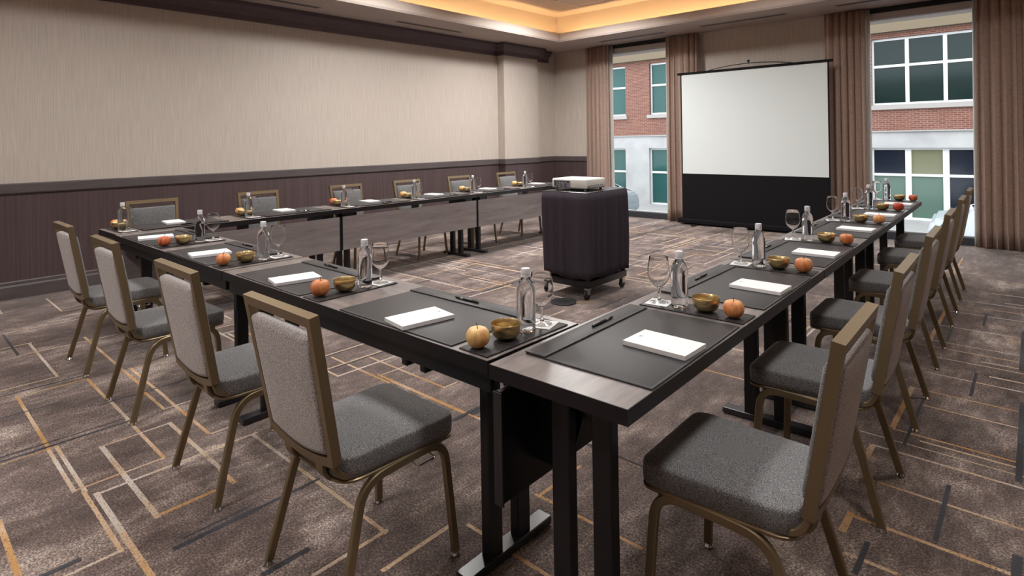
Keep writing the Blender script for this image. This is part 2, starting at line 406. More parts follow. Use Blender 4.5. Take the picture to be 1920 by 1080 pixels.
CARPET_X = [(-4.286, -3.413, 0.558, 1, 0.016), (-3.413, -2.926, 0.554, 2, 0.016), (-3.428, -2.893, 0.584, 2, 0.016), (-2.893, -2.368, 0.579, 1, 0.016), (-2.836, -2.47, 0.61, 2, 0.0208), (-2.47, -2.158, 0.609, 1, 0.0208), (-4.262, -3.848, 0.883, 1, 0.016), (-3.848, -3.477, 0.888, 2, 0.016), (-3.477, -2.923, 0.883, 1, 0.016), (-3.259, -2.484, 0.724, 2, 0.0208), (-3.268, -2.621, 1.014, 2, 0.0192), (-2.621, -2.491, 1.008, 1, 0.0192), (-5.361, -4.461, 0.772, 2, 0.016), (-5.221, -3.891, 1.066, 1, 0.016), (-3.891, -3.462, 1.049, 1, 0.016), (-4.255, -3.602, 1.105, 1, 0.016), (-3.602, -3.003, 1.102, 1, 0.016), (-2.902, -2.496, 0.321, 1, 0.0192), (-6.836, -6.214, 1.11, 2, 0.016), (-3.438, -2.819, 2.026, 1, 0.016), (-2.819, -2.187, 2.048, 1, 0.016), (-3.276, -2.513, 2.188, 1, 0.0144), (-2.814, -1.932, 1.237, 2, 0.016), (-1.932, -1.753, 1.235, 1, 0.016), (-1.554, -1.427, 1.457, 1, 0.016), (-1.324, -1.181, 1.452, 1, 0.016), (-1.481, -1.139, 1.758, 1, 0.0144), (-1.139, -1.022, 1.758, 1, 0.0144), (-1.416, -1.274, 2.198, 1, 0.016), (-0.525, -0.081, 2.414, 1, 0.0176), (-0.486, -0.353, 2.182, 1, 0.0176), (-0.562, -0.053, 3.027, 2, 0.0144), (-0.523, -0.049, 2.714, 1, 0.0128), (-0.53, -0.09, 3.85, 1, 0.0128), (-0.444, -0.082, 3.635, 1, 0.0128), (-0.52, -0.079, 3.253, 1, 0.0144), (-0.405, -0.078, 3.201, 2, 0.0144), (-0.522, -0.071, 4.471, 2, 0.0128), (-0.506, -0.067, 4.153, 2, 0.0128), (-0.594, -0.095, 4.68, 1, 0.0144), (-0.592, -0.099, 4.822, 2, 0.0112), (-0.547, -0.079, 5.236, 2, 0.0128), (-0.575, -0.085, 5.7, 2, 0.0128), (-0.576, -0.089, 5.933, 1, 0.0128), (-0.492, -0.091, 6.127, 2, 0.0128), (-0.665, -0.053, 3.132, 2, 0.008), (-0.21, 0.72, 4.3, 2, 0.018), (-0.26, 0.56, 4.55, 2, 0.018), (0.02, 1.74, 4.87, 1, 0.018), (-0.16, 1.58, 5.13, 1, 0.018), (0.08, 0.91, 5.33, 2, 0.018), (0.02, 1.05, 5.64, 2, 0.018), (0.05, 2.0, 5.85, 2, 0.018), (-0.06, 1.55, 6.03, 2, 0.018), (-0.2, 0.93, 6.23, 2, 0.018), (-0.3, 0.85, 6.54, 2, 0.018), (0.04, 1.45, 6.86, 2, 0.018), (-0.18, 1.16, 7.1, 1, 0.018), (0.03, 0.88, 7.31, 1, 0.018), (0.1, 1.52, 7.55, 2, 0.018), (-0.16, 1.83, 7.8, 1, 0.018), (0.07, 1.63, 7.97, 2, 0.018), (-0.16, 1.54, 8.18, 2, 0.018), (-0.22, 0.97, 8.46, 1, 0.018), (-0.19, 1.31, 8.74, 1, 0.018)]
CARPET_Y = [(-4.274, 0.563, 0.88, 1, 0.016), (-4.46, 0.506, 0.765, 2, 0.016), (-5.379, 0.616, 0.779, 2, 0.016), (-3.452, 0.389, 0.88, 3, 0.0176), (-3.502, 0.395, 0.869, 3, 0.0112), (-4.357, 0.495, 0.885, 3, 0.0144), (-3.261, 0.728, 0.865, 1, 0.0128), (-3.265, 0.865, 1.019, 2, 0.0128), (-2.928, 0.565, 0.726, 1, 0.0128), (-2.925, 0.726, 0.878, 2, 0.0128), (-2.83, 0.61, 1.252, 2, 0.016), (-2.489, 0.721, 0.948, 1, 0.0192), (-3.422, 0.384, 0.585, 1, 0.0096), (-2.372, 0.576, 0.42, 2, 0.0128), (-2.241, 0.712, 0.989, 3, 0.024), (-2.277, 0.749, 0.968, 3, 0.0096), (-2.429, 0.376, 0.466, 3, 0.024), (-4.248, 1.117, 1.367, 1, 0.0112), (-3.462, 1.05, 1.189, 2, 0.0112), (-4.003, 0.452, 0.71, 3, 0.0128), (-3.792, 0.832, 1.268, 3, 0.0144), (-2.991, 1.11, 1.273, 2, 0.0128), (-6.197, 1.111, 1.266, 2, 0.0112), (-1.758, 1.24, 1.11, 1, 0.016), (-1.758, 1.11, 0.96, 2, 0.016), (-1.604, 1.121, 1.427, 1, 0.0176), (-2.517, 2.187, 2.279, 2, 0.0128), (-2.944, 2.059, 2.249, 2, 0.0112), (-2.24, 0.906, 1.248, 3, 0.016), (-1.885, 0.859, 1.0, 3, 0.024), (-3.478, 1.988, 2.256, 3, 0.0128), (-1.469, 1.756, 2.031, 1, 0.0144), (-0.527, 2.305, 2.42, 1, 0.024), (-0.565, 2.832, 3.014, 1, 0.024), (-0.527, 3.275, 3.854, 1, 0.024), (-0.552, 4.832, 5.744, 1, 0.024), (-0.275, 2.456, 2.86, 3, 0.0154), (-0.277, 3.923, 4.313, 3, 0.0154), (-0.303, 5.415, 5.775, 3, 0.0176), (-0.447, 2.105, 2.283, 3, 0.0176), (-0.46, 3.114, 3.706, 3, 0.0132), (-0.07, 3.082, 3.976, 3, 0.022), (-0.083, 4.53, 5.41, 3, 0.022), (-0.064, 2.414, 2.522, 3, 0.0264), (-0.466, 4.835, 5.166, 3, 0.0132), (1.12, 5.52, 5.87, 3, 0.03), (0.03, 5.75, 6.1, 3, 0.03), (0.1, 7.88, 8.23, 3, 0.03), (0.34, 6.86, 7.21, 3, 0.03), (0.39, 5.63, 5.98, 3, 0.03), (0.39, 5.04, 5.39, 3, 0.03)]
floor = build_floor()

def window_wall():
    bm = bmesh.new()
    for x0, x1 in ((XL, -6.15), (-4.15, -2.15), (0.0, XR)):
        box(bm, x0 - (.2 if x0 == XL else 0), x1 + (.2 if x1 == XR else 0), YF, YF + .35, 0, ZT)
    for x0, x1 in ((-6.15, -4.15), (-2.15, 0.0)):
        box(bm, x0, x1, YF, YF + .35, 2.94, ZT); 
    struct(link('wall_far', bm, 'wallpaper'), 'beige streaked wallpaper between the two tall windows')
window_wall()
bm = bmesh.new(); box(bm, XL - .2, XL, YB, YF + .35, 0, ZT); box(bm, XL, -6.92, 7.5, 8.43, 0, ZC)
struct(link('wall_left', bm, 'wallpaper'), 'long beige wall in vertically streaked wallpaper with a shallow pilaster')
bm = bmesh.new(); box(bm, XR, XR + .2, YB, YF + .35, 0, ZT); struct(link('wall_right', bm, 'wallpaper'))
bm = bmesh.new(); box(bm, XL - .2, XR + .2, YB - .2, YB, 0, ZT); struct(link('wall_back', bm, 'wallpaper'))

def run_profile(name, path, prof, mat, label=None):
    """path: list of (x, y) along the wall face with outward normal to the right; prof: list of (out, z)"""
    bm = bmesh.new(); rings = []
    n = len(path)
    for i, p in enumerate(path):
        p = Vector(p); d0 = (p - Vector(path[i - 1])).normalized() if i else None
        d1 = (Vector(path[i + 1]) - p).normalized() if i < n - 1 else None
        d0 = d0 or d1; d1 = d1 or d0
        n0 = Vector((d0.y, -d0.x)); n1 = Vector((d1.y, -d1.x)); mm = (n0 + n1); mm = mm / (mm.dot(n0))
        rings.append([(p.x + mm.x * o, p.y + mm.y * o, z) for o, z in prof])
    ring_stack(bm, rings)
    return struct(link(name, bm, mat), label)
LEFT = [(XL, YB), (XL, 7.5), (-6.92, 7.5), (-6.92, 8.43), (XL, 8.43), (XL, YF), (-6.15, YF)]
run_profile('trim_1', LEFT, [(0, .09), (.014, .09), (.014, .985), (0, .985)], 'wainscot', 'dark purple-brown wainscot below the chair rail')
run_profile('trim_2', LEFT, [(0, .972), (.026, .972), (.034, .985), (.034, 1.062), (.026, 1.072), (0, 1.072)], 'trim_dark', 'flat dark chair rail along the wall')
run_profile('baseboard_left', LEFT, [(0, 0), (.03, 0), (.03, .115), (.022, .13), (.022, .155), (.014, .165), (0, .165)], 'trim_dark', 'dark stepped baseboard along the carpet')
CROWN = [(XL, YB), (XL, 7.5), (-6.92, 7.5), (-6.92, 8.43), (XL, 8.43), (XL, 8.93)]
run_profile('trim_3', CROWN, [(0, 2.89), (.03, 2.89), (.03, 2.955), (.05, 2.98), (.085, 3.02), (.10, 3.05), (.12, 3.055), (.12, 3.098), (0, 3.098)], 'crown_dark', 'dark stepped crown moulding under the ceiling')
run_profile('trim_4', [(XR, YF), (XR, YB), (XL, YB)], [(0, 0), (.02, 0), (.02, 1.07), (0, 1.07)], 'wainscot')

def build_ceiling():
    bm = bmesh.new()
    for b in ((XL, TX0, YB, YF), (TX1, XR, YB, YF), (TX0, TX1, YB, TY0), (TX0, TX1, TY1, YF)):
        box(bm, b[0], b[1], b[2], b[3], ZC, ZC + .03)
    L = .03
    for b in ((TX0 - L, TX0, TY0 - L, TY1 + L), (TX1, TX1 + L, TY0 - L, TY1 + L), (TX0, TX1, TY0 - L, TY0), (TX0, TX1, TY1, TY1 + L)):
        box(bm, b[0], b[1], b[2], b[3], ZC + .03, ZC + .15, 1)
    S = .27
    for b in ((TX0 - S - .03, TX0 - S, TY0 - S, TY1 + S), (TX1 + S, TX1 + S + .03, TY0 - S, TY1 + S), (TX0 - S, TX1 + S, TY0 - S - .03, TY0 - S), (TX0 - S, TX1 + S, TY1 + S, TY1 + S + .03)):
        box(bm, b[0], b[1], b[2], b[3], ZC + .03, ZT, 1)
    box(bm, XL - .2, XR + .2, YB - .2, YF + .35, ZT, ZT + .1, 1)
    return struct(link('ceiling', bm, ['ceiling_paint', 'tray_paint']), 'taupe ceiling stepping up to a raised tray with a lit cove')
build_ceiling()
for i, (b, where) in enumerate((((TX0 - .075, TX0 - .045, TY0, TY1), 'long wallpapered wall'), ((TX1 + .045, TX1 + .075, TY0, TY1), 'right wall'), ((TX0, TX1, TY0 - .075, TY0 - .045), 'rear wall'), ((TX0, TX1, TY1 + .045, TY1 + .075), 'window wall'))):
    o = boxobj('cove_light', b[0], b[1], b[2], b[3], ZC + .035, ZC + .05, 'cove_led')
    tag(o, 'warm light strip hidden in the ceiling cove along the ' + where, 'cove light', 'cove light strips')

# windows of the room
def room_window(n, x0, x1):
    t = bpy.data.objects.new('window_%d' % n, None); COL.objects.link(t); t.location = ((x0 + x1) / 2, YF, 0); struct(t)
    def pt(nm, a, b, y0, y1, z0, z1, mt): 
        o = boxobj(nm, a, b, y0, y1, z0, z1, mt, None, .004); o.parent = t; o.matrix_parent_inverse = Matrix.Translation(t.location).inverted(); return o
    pt('window_sill', x0, x1, YF - .01, YF + .08, -.3, .098, 'sill_dark'); pt('sill_rail', x0, x1, YF + .03, YF + .09, .098, .115, 'frame_white')
    pt('jamb', x0, x0 + .05, YF + .03, YF + .10, .115, 2.94, 'frame_white'); pt('jamb', x1 - .05, x1, YF + .03, YF + .10, .115, 2.94, 'frame_white')
    pt('window_head', x0, x1, YF - .02, YF + .02, 2.94, 3.03, 'head_grey')
    pt('curtain_gap_shade', x0, x1, YF - .03, YF + .0, 3.035, 3.098, 'slot_black')  # black strip paints the shade of the open curtain pocket
    pt('pane', x0 + .05, x1 - .05, YF + .06, YF + .068, .115, 2.94, 'window_glass')
room_window(1, -6.15, -4.15); room_window(2, -2.15, 0.0)

def curtain(label, x0, x1, seed, lining=None, folds=8, yc=9.03, flare=.02):
    rnd = random.Random(seed)
    t = thing('curtain', label, 'curtain', ((x0 + x1) / 2, yc, 0), 0, 'floor-length taupe curtains')
    nx = folds * 14; nz = 14
    ph = [rnd.uniform(.75, 1.25) for _ in range(folds + 2)]
    def sheet(a0, a1, off, amp):
        bm = bmesh.new(); g = []
        for j in range(nz + 1):
            z = .012 + (3.085 - .012) * j / nz; row = []
            k_low = (1 - j / nz)
            for i in range(nx + 1):
                u = i / nx; f = u * folds; k = int(f)
                am = amp * ph[min(k, folds)] * (.75 + .4 * k_low)
                y = am * math.sin(2 * math.pi * f + .6 * math.sin(3 * u + seed)) + off + .006 * math.sin(9 * u + 5 * k_low)
                x = a0 + (a1 - a0) * u - (x0 + x1) / 2
                x *= 1 + flare * k_low
                row.append(bm.verts.new((x + .012 * math.sin(4 * math.pi * f), y, z)))
            g.append(row)
        for a, b in zip(g, g[1:]):
            for i in range(nx): bm.faces.new((a[i], a[i + 1], b[i + 1], b[i]))
        return bm
    o = link('drape', sheet(x0, x1, 0, .038), 'fabric_curtain', t, True, 80)
    md = o.modifiers.new('thickness', 'SOLIDIFY'); md.thickness = .004
    if lining:
        a0, a1 = (x1 - .1, x1 + .045) if lining > 0 else (x0 - .03, x0 + .1)
        o = link('lining', sheet(a0, a1, .055, .006), 'lining', t, True, 80); o.modifiers.new('thickness', 'SOLIDIFY').thickness = .002
    return t
curtain('taupe curtain hanging between the wainscot corner and the first window', -6.26, -5.74, 1, 1, 6)
curtain('taupe curtain left of the projection screen', -4.62, -4.06, 2, -1, 6)
curtain('taupe curtain hanging just right of the projection screen', -2.2, -1.70, 3, 1, 6)
curtain('taupe curtain at the right edge, behind the far chairs', -.535, .16, 4, -1, 7)

def ceiling_vent(label, x0, x1, y0, y1):
    t = thing('ceiling_vent', label, 'vent', ((x0 + x1) / 2, (y0 + y1) / 2, ZC), 0, 'linear slot vents in the lower ceiling')
    hx, hy = (x1 - x0) / 2, (y1 - y0) / 2
    bm = bmesh.new(); box(bm, -hx, hx, -hy, hy, -.004, 0); link('frame', bm, 'vent_grey', t)
    for s in (-1, 1):
        bm = bmesh.new()
        if hx > hy: box(bm, -hx + .02, hx - .02, s * hy * .45 - .009, s * hy * .45 + .009, -.0055, -.003)
        else: box(bm, s * hx * .45 - .009, s * hx * .45 + .009, -hy + .02, hy - .02, -.0055, -.003)
        link('slot', bm, 'slot_black', t)
ceiling_vent('slot vent in the soffit over the middle of the long wall', -6.715, -6.635, 5.03, 6.27)
ceiling_vent('slot vent in the soffit nearest the camera, over the long wall', -6.715, -6.635, 2.6, 3.84)
ceiling_vent('slot vent in the soffit over the first window', -5.68, -4.44, 8.6, 8.69)
ceiling_vent('slot vent in the soffit above the projection screen', -3.82, -2.56, 8.56, 8.65)
ceiling_vent('slot vent in the soffit before the right-hand window', -1.95, -.7, 8.53, 8.62)
t = thing('ceiling_panel', 'square framed panel in the raised tray ceiling', 'ceiling panel', (-5.31, 7.66, ZT))
bm = bmesh.new(); box(bm, -.31, .31, -.31, .31, -.006, 0); link('panel', bm, 'tray_paint', t)
bm = bmesh.new()
for b in ((-.33, .33, -.33, -.305), (-.33, .33, .305, .33), (-.33, -.305, -.305, .305), (.305, .33, -.305, .305)): box(bm, *b, -.014, 0)
link('frame', bm, 'panel_frame', t)

def downlight(x, y, label, w):
    t = thing('added_downlight', label, 'downlight', (x, y, ZT), 0, 'unseen downlights added to the tray ceiling')
    bm = bmesh.new(); lathe(bm, [(.10, 0), (.10, -.008), (.085, -.012), (.08, -.004), (.08, 0)], 24); link('trim', bm, 'frame_white', t)
    bm = bmesh.new(); lathe(bm, [(0, -.003), (.08, -.003)], 24); link('lens', bm, 'lamp_lens', t)
    ld = bpy.data.lights.new('downlight_fill', 'AREA'); ld.shape = 'DISK'; ld.size = .5; ld.spread = math.radians(156); ld.energy = w; ld.color = (1, .985, .965)
    lo = bpy.data.objects.new('downlight_fill', ld); COL.objects.link(lo); lo.parent = t; lo.location = (0, 0, -.03)
FILL_LAMPS = {-1.0: (.7, 1.0, .15, .05), 1.4: (.7, .6, .6, .05), 4.2: (1.8, .75, .4, .15), 6.9: (2.75, .6, .4, .3)}  # far row stands in for window light, rear row added for chair backs
for i, (y, pw) in enumerate(FILL_LAMPS.items()):
    for j, x in enumerate((-5.1, -2.6, -.1, 2.6)):
        downlight(x, y, '%s unseen downlight added to the %s row of the tray ceiling' % (('left', 'second', 'third', 'right')[j], ('rear', 'nearest', 'middle', 'far')[i]), DOWNLIGHT_W * pw[j])

# ------------------------------------------------------------------ outside
YO = 19.0; ZG = -1.2
def facade():
    t = thing('brick_building', 'brick building with pale stone ground floor across the street', 'building', (-6, YO, ZG))
    t_loc = Vector((-6, YO, ZG))
    def part(nm, bm, mt, par=None):
        o = link(nm, bm, mt, par or t)
        if par is None: o.matrix_parent_inverse = Matrix.Translation(t_loc).inverted()
        return o
    # window openings: x0, x1, z0, z1
    ups = [(-15.4, -13.9, 2.2, 4.09), (-12.85, -11.38, 2.24, 4.09), (-10.39, -8.9, 2.24, 4.09), (-3.44, .74, 2.21, 4.06)]
    lows = [(-15.4, -13.9, -1.0, 1.03), (-12.87, -11.41, -1.0, 1.03), (-10.44, -8.9, -1.0, 1.03)]
    def pierced(x0, x1, z0, z1, holes, depth):
        bm = bmesh.new()
        xs = sorted({x0, x1, *[h[0] for h in holes], *[h[1] for h in holes]}); zs = sorted({z0, z1, *[h[2] for h in holes], *[h[3] for h in holes]})
        for a, b in zip(xs, xs[1:]):
            for c, d in zip(zs, zs[1:]):
                if not any(h[0] - 1e-4 <= a and b <= h[1] + 1e-4 and h[2] - 1e-4 <= c and d <= h[3] + 1e-4 for h in holes):
                    box(bm, a, b, YO, YO + depth, c, d)
        return bm
    part('upper_wall', pierced(-18, 8, 1.49, 4.2, ups, .35), 'brick')
    sf = [(-3.5, .8, -.95, 1.02)]
    part('ground_wall', pierced(-18, 8, ZG, 1.46, lows + sf, .35), 'stone')
    bm = bmesh.new(); box(bm, -18, 8, YO - .06, YO + .3, 1.46, 1.50); part('string_course', bm, 'stone_sill')
    bm = bmesh.new(); box(bm, -18, 8, YO - .25, YO + .35, 4.2, 5.3); part('upper_band', bm, 'beige_stucco')
    for k, (x0, x1, z0, z1) in enumerate(ups + lows + sf):
        bm = bmesh.new(); box(bm, x0 - .08, x1 + .08, YO - .08, YO + .1, z0 - .13, z0 - .005); 
        if k < 4: part('sill', bm, 'stone_sill')
        else: bm.free()
        big = x1 - x0 > 3
        cols = ([x0, -2.615, -1.77, -.92, x1 - .0] if k == 3 else [x0, -2.62, -1.785, -.95, x1]) if big else [x0, x1]
        zm = z0 + (z1 - z0) * (.585 if big and k == 3 else (.62 if big else .57))
        bm = bmesh.new(); fw = .05
        for x in cols:
            wdt = .045 if not big or k == 3 else .07
            box(bm, max(x0, x - wdt), min(x1, x + wdt), YO + .12, YO + .2, z0, z1)
        for z in (z0 + fw / 2, zm, z1 - fw / 2): box(bm, x0, x1, YO + .115, YO + .205, z - fw / 2 - .01, z + fw / 2 + .01)
        fr = part('window', bm, 'frame_white')
        for ci, (a, b) in enumerate(zip(cols, cols[1:])):
            for ri, (c, d) in enumerate(((z0, zm), (zm, z1))):
                if k == 3: mt = 'pane_dark'
                elif k < 3 or not big: mt = 'pane_teal'
                else: mt = [['pane_pale', 'pane_navy'], ['pane_pale', 'pane_olive'], ['pane_navy', 'pane_navy'], ['pane_navy', 'pane_navy']][ci][ri]
                bm = bmesh.new(); box(bm, a, b, YO + .155, YO + .165, c, d); part('pane', bm, mt, fr)
facade()
def ground_out():
    bm = bmesh.new(); box(bm, -22, 12, YF + .36, YO + 1, ZG - .2, ZG); 
    tag(link('street', bm, 'asphalt'), 'grey street between the room and the brick building', 'street')['kind'] = 'structure'
    bm = bmesh.new(); box(bm, -22, 12, YO - 2.2, YO, ZG, ZG + .16); 
    tag(link('pavement', bm, 'kerb'), 'pale pavement along the brick building', 'pavement')['kind'] = 'structure'
    o = boxobj('yellow_kerb', -3.4, -1.9, YO - 2.5, YO - 2.2, ZG, ZG + .22, 'yellow_paint', None, .02)
    tag(o, 'yellow painted kerb block seen through the right-hand window', 'kerb')
ground_out()
def car(label, x, y, rz, paint):
    t = thing('parked_car', label, 'car', (x, y, ZG), rz)
    prof = [(-2.1, .35), (-2.15, .62), (-2.0, .86), (-1.2, .98), (-.55, 1.40), (.7, 1.43), (1.45, 1.02), (2.05, .92), (2.15, .6), (2.1, .35)]
    bm = bmesh.new(); ring_stack(bm, [[(px, s, pz) for px, pz in prof] for s in (-.86, .86)])
    bmesh.ops.bevel(bm, geom=[e for e in bm.edges], offset=.06, segments=3, affect='EDGES'); link('body', bm, paint, t, True, 40)
    for s in (-1, 1):
        bm = bmesh.new(); ring_stack(bm, [[(px, s * w, pz) for px, pz in ((-1.05, .98), (-.5, 1.32), (.6, 1.34), (1.15, 1.0))] for w in (.83, .87)]); link('side_window', bm, 'car_glass', t)
    for a in (((-1.14, 1.0), (-.6, 1.36)), ((1.35, 1.05), (.78, 1.39))):
        (ax, az), (bx, bz) = a; d = Vector((bz - az, -(bx - ax))).normalized() * .02
        if d.y < 0: d = -d
        bm = bmesh.new(); ring_stack(bm, [[(ax + d.x, w, az + d.y), (bx + d.x, w * .93, bz + d.y), (bx, w * .93, bz), (ax, w, az)] for w in (-.68, .68)]); link('windscreen', bm, 'car_glass', t)
    for sx in (-1.35, 1.35):
        for sy in (-.8, .8):
            bm = bmesh.new(); lathe(bm, [(0, -.1), (.2, -.1), (.32, -.09), (.33, 0), (.32, .09), (.2, .1), (0, .1)], 20)
            bmesh.ops.rotate(bm, verts=bm.verts, cent=(0, 0, 0), matrix=Matrix.Rotation(math.pi / 2, 3, 'X')); bmesh.ops.translate(bm, verts=bm.verts, vec=(sx, sy, .33)); link('wheel', bm, 'rubber', t)
car('white parked car outside the right-hand window', .45, 14.8, math.radians(184), 'car_white')
car('grey-green parked car outside the first window', -11.3, 15.2, math.radians(2), 'car_grey')
def shrub():
    rnd = random.Random(3); bm = bmesh.new()
    for _ in range(420):
        a = rnd.uniform(0, 6.28); e = rnd.uniform(-.2, 1.5); r = rnd.uniform(.25, .5)
        p = Vector((r * math.cos(a) * math.cos(e), r * math.sin(a) * math.cos(e), .35 + r * math.sin(e)))
        d = Vector((rnd.uniform(-1, 1), rnd.uniform(-1, 1), rnd.uniform(-.3, 1))).normalized(); s = d.cross(UP).normalized() * .035; d *= .13
        bm.faces.new([bm.verts.new(q) for q in (p, p + d * .5 + s, p + d, p + d * .5 - s)])
    t = thing('shrub', 'small green shrub by the storefront across the street', 'shrub', (-1.42, YO - 1.9, ZG + .16))
    t.scale = (.62,) * 3
    l = link('foliage', bm, 'foliage', t); l['kind'] = 'stuff'; l.location = (0, 0, .1)
    bm = bmesh.new()
    for k in range(5): sweep(bm, [Vector((0, 0, 0)), Vector((.15 * math.cos(k * 1.3), .15 * math.sin(k * 1.3), .4))], .012, .012, (0, 1, .1))
    link('stem', bm, 'stem_brown', t)
shrub()

# ------------------------------------------------------------------ tables
TW, TZ = .457, .75
def make_table(L, name_label, group, folded=False):
    """local: length along +x from 0..L, chair edge at y=0, inner edge at y=TW"""
    t = thing('folding_table', name_label, 'table', (0, 0, 0), 0, group)
    g = .003
    bm = bmesh.new(); box(bm, g + .002, L - g - .002, .002, TW - .002, TZ - .012, TZ); link('tabletop', bm, 'wood_laminate', t)
    bm = bmesh.new(); e = .0025
    o = [(g, 0), (L - g, 0), (L - g, TW), (g, TW)]; i = [(g + e, e), (L - g - e, e), (L - g - e, TW - e), (g + e, TW - e)]
    z1, z0 = TZ - .0006, TZ - .042
    vo = [[bm.verts.new((x, y, z)) for x, y in o] for z in (z0, z1)]; vi = [[bm.verts.new((x, y, z)) for x, y in i] for z in (z0, z1)]
    for k in range(4):
        k2 = (k + 1) % 4
        bm.faces.new((vo[0][k], vo[0][k2], vo[1][k2], vo[1][k])); bm.faces.new((vi[0][k2], vi[0][k], vi[1][k], vi[1][k2]))
        bm.faces.new((vo[1][k], vo[1][k2], vi[1][k2], vi[1][k])); bm.faces.new((vo[0][k2], vo[0][k], vi[0][k], vi[0][k2]))
    link('edge_band', bm, 'black_edge', t)
    bm = bmesh.new(); box(bm, g + .004, L - g - .004, .004, TW - .004, TZ - .04, TZ - .0125); link('core', bm, 'black_edge', t)
    for ex, dr in ((.15, 1), (L - .15, -1)):
        for cy in (TW / 2 - .07, TW / 2 + .07):
            bm = bmesh.new(); box(bm, ex - .02, ex + .02, cy - .032, cy + .032, .028, TZ - .05, 0, .004); link('leg', bm, 'black_metal', t)
        bm = bmesh.new(); box(bm, ex - .03, ex + .03, .02, TW - .02, .004, .034, 0, .003); link('foot', bm, 'foot_metal', t)
        bm = bmesh.new(); box(bm, ex - .028, ex + .028, .05, TW - .05, TZ - .075, TZ - .041, 0, .003); link('crossbar', bm, 'black_metal', t)
        # folding bracket plate between legs and top
        bm = bmesh.new(); pl = [(TW - .03, TZ - .05), (.14, TZ - .05), (.14, TZ - .16), (.25, TZ - .16), (.28, TZ - .25), (TW - .09, TZ - .34), (TW - .03, TZ - .34)]
        xx = ex + dr * .035
        ring_stack(bm, [[(xx + q, y, z) for y, z in pl] for q in (-.004, .004)]); link('bracket_plate', bm, 'black_metal', t)
        for bx in ((ex + dr * .20, ex + dr * .30) if folded else ()):
            bm = bmesh.new(); box(bm, bx - .016, bx + .016, .035, .085, TZ - .135, TZ - .041, 0, .006); link('latch_block', bm, 'black_metal', t)
        bm = bmesh.new(); sweep(bm, fillet([(ex, .145, TZ - .07), (ex, .095, TZ - .07), (ex, .095, TZ - .10)], .015), .004, .004, (1, 0, 0), True, 8); link('release_hook', bm, 'chrome', t)
    if folded:
        bm = bmesh.new(); box(bm, .2, L - .2, .06, .38, TZ - .072, TZ - .054, 0, .002); link('folded_panel', bm, 'black_metal', t)
        bm = bmesh.new(); box(bm, .02, L - .02, .028, .05, TZ - .108, TZ - .041, 0, .003); link('front_rail', bm, 'black_metal', t)
        return freeze(t)
    bm = bmesh.new(); box(bm, .016, L - .016, TW - .03, TW - .012, .345, .672, 0, .002); mp = link('modesty_panel', bm, 'wood_panel', t)
    bm = bmesh.new(); box(bm, .017, L - .017, TW - .0335, TW - .0302, .346, .671); link('panel_back', bm, 'black_metal', mp)
    for q in (.008, L - .016):
        bm = bmesh.new(); box(bm, q, q + .008, TW - .042, TW - .010, .344, .673, 0, .001); link('panel_edge', bm, 'foot_metal', mp)
    for bx in (.12, .5 * L, L - .12):
        bm = bmesh.new(); box(bm, bx - .05, bx + .05, TW - .042, TW - .034, .62, TZ - .041); link('panel_hanger', bm, 'black_metal', t)
    return freeze(t)
FRONT = (Vector((0, 1.22, 0)), 0.0)
RIGHT = (Vector((-.735, 1.212, 0)), math.radians(91.0))
LEFTR = (Vector((-5.50, 1.222, 0)), math.radians(-89.4))
def at(row, u, v, z=0):
    o, a = row
    return Vector((o.x + u * math.cos(a) - v * math.sin(a), o.y + u * math.sin(a) + v * math.cos(a), z))
def put(o, row, u, v, z=0, dr=0):
    o.location = at(row, u, v, z); o.rotation_euler = (0, 0, row[1] + dr)
TBL = []
tf = make_table(1.912, '', 'training tables of the front row', True)
tr = make_table(1.872, '', 'training tables of the right-hand row')
tl = make_table(1.888, '', 'training tables of the wall-side row')
spec = [(tf, FRONT, [-5.033, -3.119], ['grey-topped table of the front row, its left half', 'grey-topped table of the front row, its right half'], 'front row tables'),
        (tr, RIGHT, [0, 1.874, 3.748], ['right-hand row table nearest the camera', 'middle table of the right-hand row', 'right-hand row table nearest the window'], 'right-hand row tables'),
        (tl, LEFTR, [-1.888, -3.778, -5.668], ['wall-side row table at the near left corner', 'middle table of the wall-side row', 'wall-side row table ending beside the projector cart'], 'wall-side row tables')]
for base, row, us, labs, grp in spec:
    for i, (u, lb) in enumerate(zip(us, labs)):
        o = base if i == 0 else copy_tree(base)
        put(o, row, u, 0); tag(o, lb, 'table', grp)

